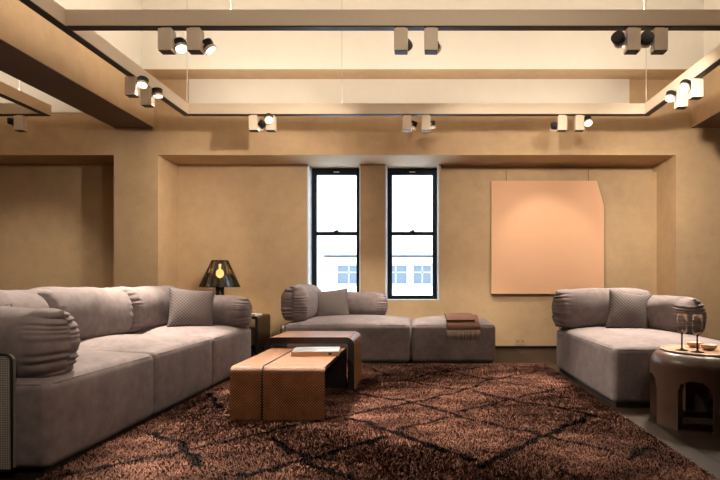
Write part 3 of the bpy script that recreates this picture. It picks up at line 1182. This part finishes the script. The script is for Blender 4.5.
NB, BB = 3.5475, 5.4075
spot('track spotlight on the near cross rail, leftmost on that rail, head on its right side', (-1.603, NB, RZ), (.074, .03, -.10), (-.55, 2.7, .0), 1.2, 50)
spot('track spotlight on the near cross rail, second from its left end', (-1.422, NB, RZ), (.068, .04, -.10), (.2, 3.6, .0), 1.15, 50)
spot('track spotlight at the middle of the near cross rail, head hidden behind, left of two', (-.120, NB, RZ), (.02, .08, -.08), (-1.9, 6.1, 1.7), .72, 60, blend=1.0)
spot('track spotlight at the middle of the near cross rail, head hidden behind, right of two', (.070, NB, RZ), (.02, .08, -.08), (1.1, 6.1, 1.75), .45, 62, blend=1.0)
spot('track spotlight near the right end of the near cross rail, inner one of two', (1.343, NB, RZ), (-.082, .0, -.07), (3.3, 6.1, 1.5), 1.5, 66, blend=1.0)
spot('track spotlight closest to the right end of the near cross rail, dark head left', (1.514, NB, RZ), (-.082, .0, -.07), (1.7, 6.5, 1.6), .34, 62, blend=1.0)
spot('track spotlight on the left side rail, nearer one of its two', (-2.2545, 4.39, RZ), (.080, .0, -.045), (-2.05, 3.5, .4), 2.0, 74)
spot('track spotlight on the left side rail, farther one of its two', (-2.2545, 4.64, RZ), (.080, .0, -.045), (-1.9, 4.5, .3), .65, 70)
spot('track spotlight on the far cross rail, left one of the pair nearest the left pillar', (-1.602, BB, RZ), (.070, .0, -.095), (-3.0, 6.1, 1.2), .42, 84, blend=1.0)
spot('track spotlight on the far cross rail with its lit lens facing the camera', (-1.438, BB, RZ), (.0, -.075, -.055), (-.9, 3.7, .3), .5, 56)
spot('track spotlight on the far cross rail between the windows, left of two', (-.125, BB, RZ), (.055, .05, -.08), (-.7, 5.75, .4), .75, 70)
spot('track spotlight on the far cross rail above the right window, right of two', (.058, BB, RZ), (.055, .05, -.08), (.35, 5.7, .4), .7, 70)
spot('track spotlight on the far cross rail above the canvas, left of two, lens hidden', (1.370, BB, RZ), (-.060, .04, -.10), (1.49, 6.6, .9), .12, 60)
spot('track spotlight on the far cross rail above the canvas, right of two, round lens lit', (1.535, BB, RZ), (.085, .0, -.06), (1.7, 4.2, .4), .45, 56)
spot('track spotlight on the right side rail, nearer one of its two', (2.1875, 4.44, RZ), (-.088, .0, -.055), (.9, 3.3, .0), .9, 60)
spot('track spotlight on the right side rail, farther one of its two', (2.1875, 4.69, RZ), (-.088, .0, -.055), (1.5, 4.3, .3), 1.25, 60)
spot('track spotlight on the frame left of the ceiling beam', (-3.856, BB, RZ), (-.085, .0, -.07), (-4.7, 6.1, .4), .22, 90, blend=1.0)

spot('added unseen fill spotlight on the front cross rail above the camera, left of two', (-.9, .8225, RZ), (.07, .04, -.08), (-1.9, 2.5, .5), .22, 50, blend=1.0)  # added out of view as fill for the near end of the left sofa
spot('added unseen fill spotlight on the front cross rail above the camera, right of two', (.9, .8225, RZ), (.07, .04, -.08), (-.2, 3.5, 1.5), .38, 95, blend=1.0)  # second added fill lamp, brightens surfaces that face the camera

# ------------------------------------------------------------------ rug
LINES = [(5, [(-1.48, 2.19), (-1.2, 2.46), (-1.1, 2.53)]), (5, [(-1.04, 2.6), (-0.9, 2.77), (-0.77, 2.92), (-0.61, 3.09), (-0.52, 3.16), (-0.32, 3.35), (-0.06, 3.57), (0.23, 3.89), (0.45, 4.2)]),
         (5, [(-0.16, 3.7), (0.04, 3.49), (0.3, 3.13)]), (5, [(0.38, 3.97), (0.59, 3.66), (0.88, 3.43), (0.99, 3.25), (1.07, 3.16)]), (4, [(-0.1, 4.37), (0.24, 4.04)]), (4, [(-0.43, 3.89), (-0.16, 3.66)]),
         (7, [(-0.41, 3.18), (-0.29, 3.07), (-0.1, 2.84), (0.09, 2.6), (0.23, 2.44)]), (7, [(-0.72, 2.23), (-0.55, 2.39), (-0.41, 2.53), (-0.17, 2.81)]), (5, [(-0.11, 2.94), (0.17, 3.2)]),
         (5, [(0.24, 3.35), (0.37, 3.46), (0.61, 3.7)]), (4, [(0.67, 3.76), (1.07, 4.12)]), (7, [(0.25, 2.35), (0.41, 2.56), (0.62, 2.81), (0.82, 3.04), (0.97, 3.23)]),
         (5, [(0.33, 3.11), (0.46, 2.98), (0.64, 2.81), (0.76, 2.67), (0.89, 2.57)]), (6, [(0.92, 2.46), (1.08, 2.62)]), (7, [(-0.74, 2.77), (-0.52, 2.48)]), (7, [(-0.47, 2.39), (-0.38, 2.31)]),
         (7, [(-1.37, 2.86), (-1.15, 2.69), (-0.92, 2.35)]), (6, [(-1.47, 3.89), (-1.23, 3.43)]), (4, [(-1.4, 3.18), (-1.15, 3.4)]), (4, [(0.46, 4.32), (0.76, 4.6), (1.07, 4.86)]),
         (3, [(-0.44, 4.97), (-0.25, 4.6)]), (4, [(0.02, 5.03), (0.23, 4.86), (0.48, 4.5), (0.75, 4.2), (0.95, 4.0)]), (4, [(-0.45, 4.24), (-0.1, 4.41), (0.11, 4.75), (0.54, 5.03)]),
         (4, [(-0.37, 2.29), (-0.11, 2.05), (0.03, 1.93)]), (5, [(0.57, 2.29), (0.78, 1.97)])]
RX0, RX1, RY0, RY1 = -1.512, 1.175, 1.35, 5.30


def line_mask(x, y):
    m = np.zeros_like(x)
    wx = x + .010 * np.sin(31 * y + 3) + .006 * np.sin(67 * y)
    wy = y + .010 * np.sin(29 * x + 1) + .006 * np.sin(71 * x)
    for w, pts in LINES:
        hw = {3: .013, 4: .014, 5: .015, 6: .019, 7: .021}[w]
        for (ax, ay), (bx, by) in zip(pts[:-1], pts[1:]):
            dx, dy = bx - ax, by - ay
            u = np.clip(((wx - ax) * dx + (wy - ay) * dy) / (dx * dx + dy * dy), 0, 1)
            d = np.hypot(wx - ax - u * dx, wy - ay - u * dy)
            m = np.maximum(m, np.clip((hw + .006 - d) / .010, 0, 1))
    return m


def rug():
    t = thing('rug', 'reddish brown shag rug with irregular black diamond lines on the floor', 'rug', (0, 0, 0))
    # backing slab
    nx, ny = 136, 198
    gx, gy = np.meshgrid(np.linspace(RX0, RX1, nx), np.linspace(RY0, RY1, ny), indexing='ij')
    bz = .0125 + .0015 * rng.random(gx.shape)
    vs = [tuple(p) for p in np.stack([gx.ravel(), gy.ravel(), bz.ravel()], 1)]
    fs = [(i * ny + j, (i + 1) * ny + j, (i + 1) * ny + j + 1, i * ny + j + 1) for i in range(nx - 1) for j in range(ny - 1)]
    mb = MB().add(vs, fs)
    mb.box(RX0, RX1, RY0, RY1, 0.001, .012)
    o = obj('backing', mb, M_rug, t)
    a = np.array([v.co[:2] for v in o.data.vertices])
    at = o.data.attributes.new('line', 'FLOAT', 'POINT')
    at.data.foreach_set('value', line_mask(a[:, 0], a[:, 1]).astype(np.float32))
    # tufts: short bent yarns
    N = 520000
    x = rng.uniform(RX0, RX1, N)
    # denser where seen closer
    y = RY0 + (RY1 - RY0) * rng.random(N) ** 1.15
    # under table feet the pile is pressed flat
    h = rng.uniform(.007, .0135, N)
    for cx0, cx1, cy0, cy1 in ((-1.07, -.53, 3.14, 3.19), (-1.07, -.53, 4.07, 4.12), (-1.13, -1.08, 4.01, 4.53), (-.50, -.45, 4.01, 4.53)):
        h[(x > cx0) & (x < cx1) & (y > cy0) & (y < cy1)] = .0008
    th = rng.uniform(0, 2 * PI, N)
    ln = rng.uniform(.002, .009, N)
    la = th + rng.normal(0, .8, N) + 1.2 * np.sin(3 * x + 2 * np.sin(2.3 * y))
    bx, by = np.cos(th), np.sin(th)
    w = rng.uniform(.0017, .0031, N)
    V = np.zeros((N, 4, 3), np.float32)
    lx_, ly_ = np.cos(la) * ln, np.sin(la) * ln
    z0 = .0131
    V[:, 0] = np.stack([x - bx * w, y - by * w, np.full(N, z0)], 1)
    V[:, 1] = np.stack([x + bx * w, y + by * w, np.full(N, z0)], 1)
    V[:, 2] = np.stack([x + bx * w * .8 + lx_, y + by * w * .8 + ly_, z0 + h * .9], 1)
    V[:, 3] = np.stack([x - bx * w * .5 + lx_ * 1.3, y - by * w * .5 + ly_ * 1.3, z0 + h], 1)
    me = bpy.data.meshes.new('pile')
    me.vertices.add(4 * N)
    me.vertices.foreach_set('co', V.ravel())
    me.loops.add(4 * N)
    me.loops.foreach_set('vertex_index', np.arange(4 * N, dtype=np.int32))
    me.polygons.add(N)
    me.polygons.foreach_set('loop_start', np.arange(0, 4 * N, 4, dtype=np.int32))
    me.update(calc_edges=True)
    me.validate()
    m = line_mask(x, y)
    at = me.attributes.new('line', 'FLOAT', 'POINT')
    at.data.foreach_set('value', np.repeat(m, 4).astype(np.float32))
    at = me.attributes.new('tuft', 'FLOAT', 'POINT')
    at.data.foreach_set('value', np.repeat(rng.random(N), 4).astype(np.float32))
    up = np.zeros((4 * N, 3), np.float32)
    up[:, 0] = np.repeat(np.sin(th) * .26 + lx_ * 12, 4)
    up[:, 1] = np.repeat(-np.cos(th) * .26 + ly_ * 12, 4)
    up[:, 2] = 1.0
    up /= np.linalg.norm(up, axis=1, keepdims=True)
    me.polygons.foreach_set('use_smooth', np.ones(N, dtype=bool))
    me.normals_split_custom_set_from_vertices(up)
    me.materials.append(M_rug)
    p = bpy.data.objects.new('pile', me)
    p['kind'] = 'stuff'
    C.objects.link(p)
    p.parent = t


rug()
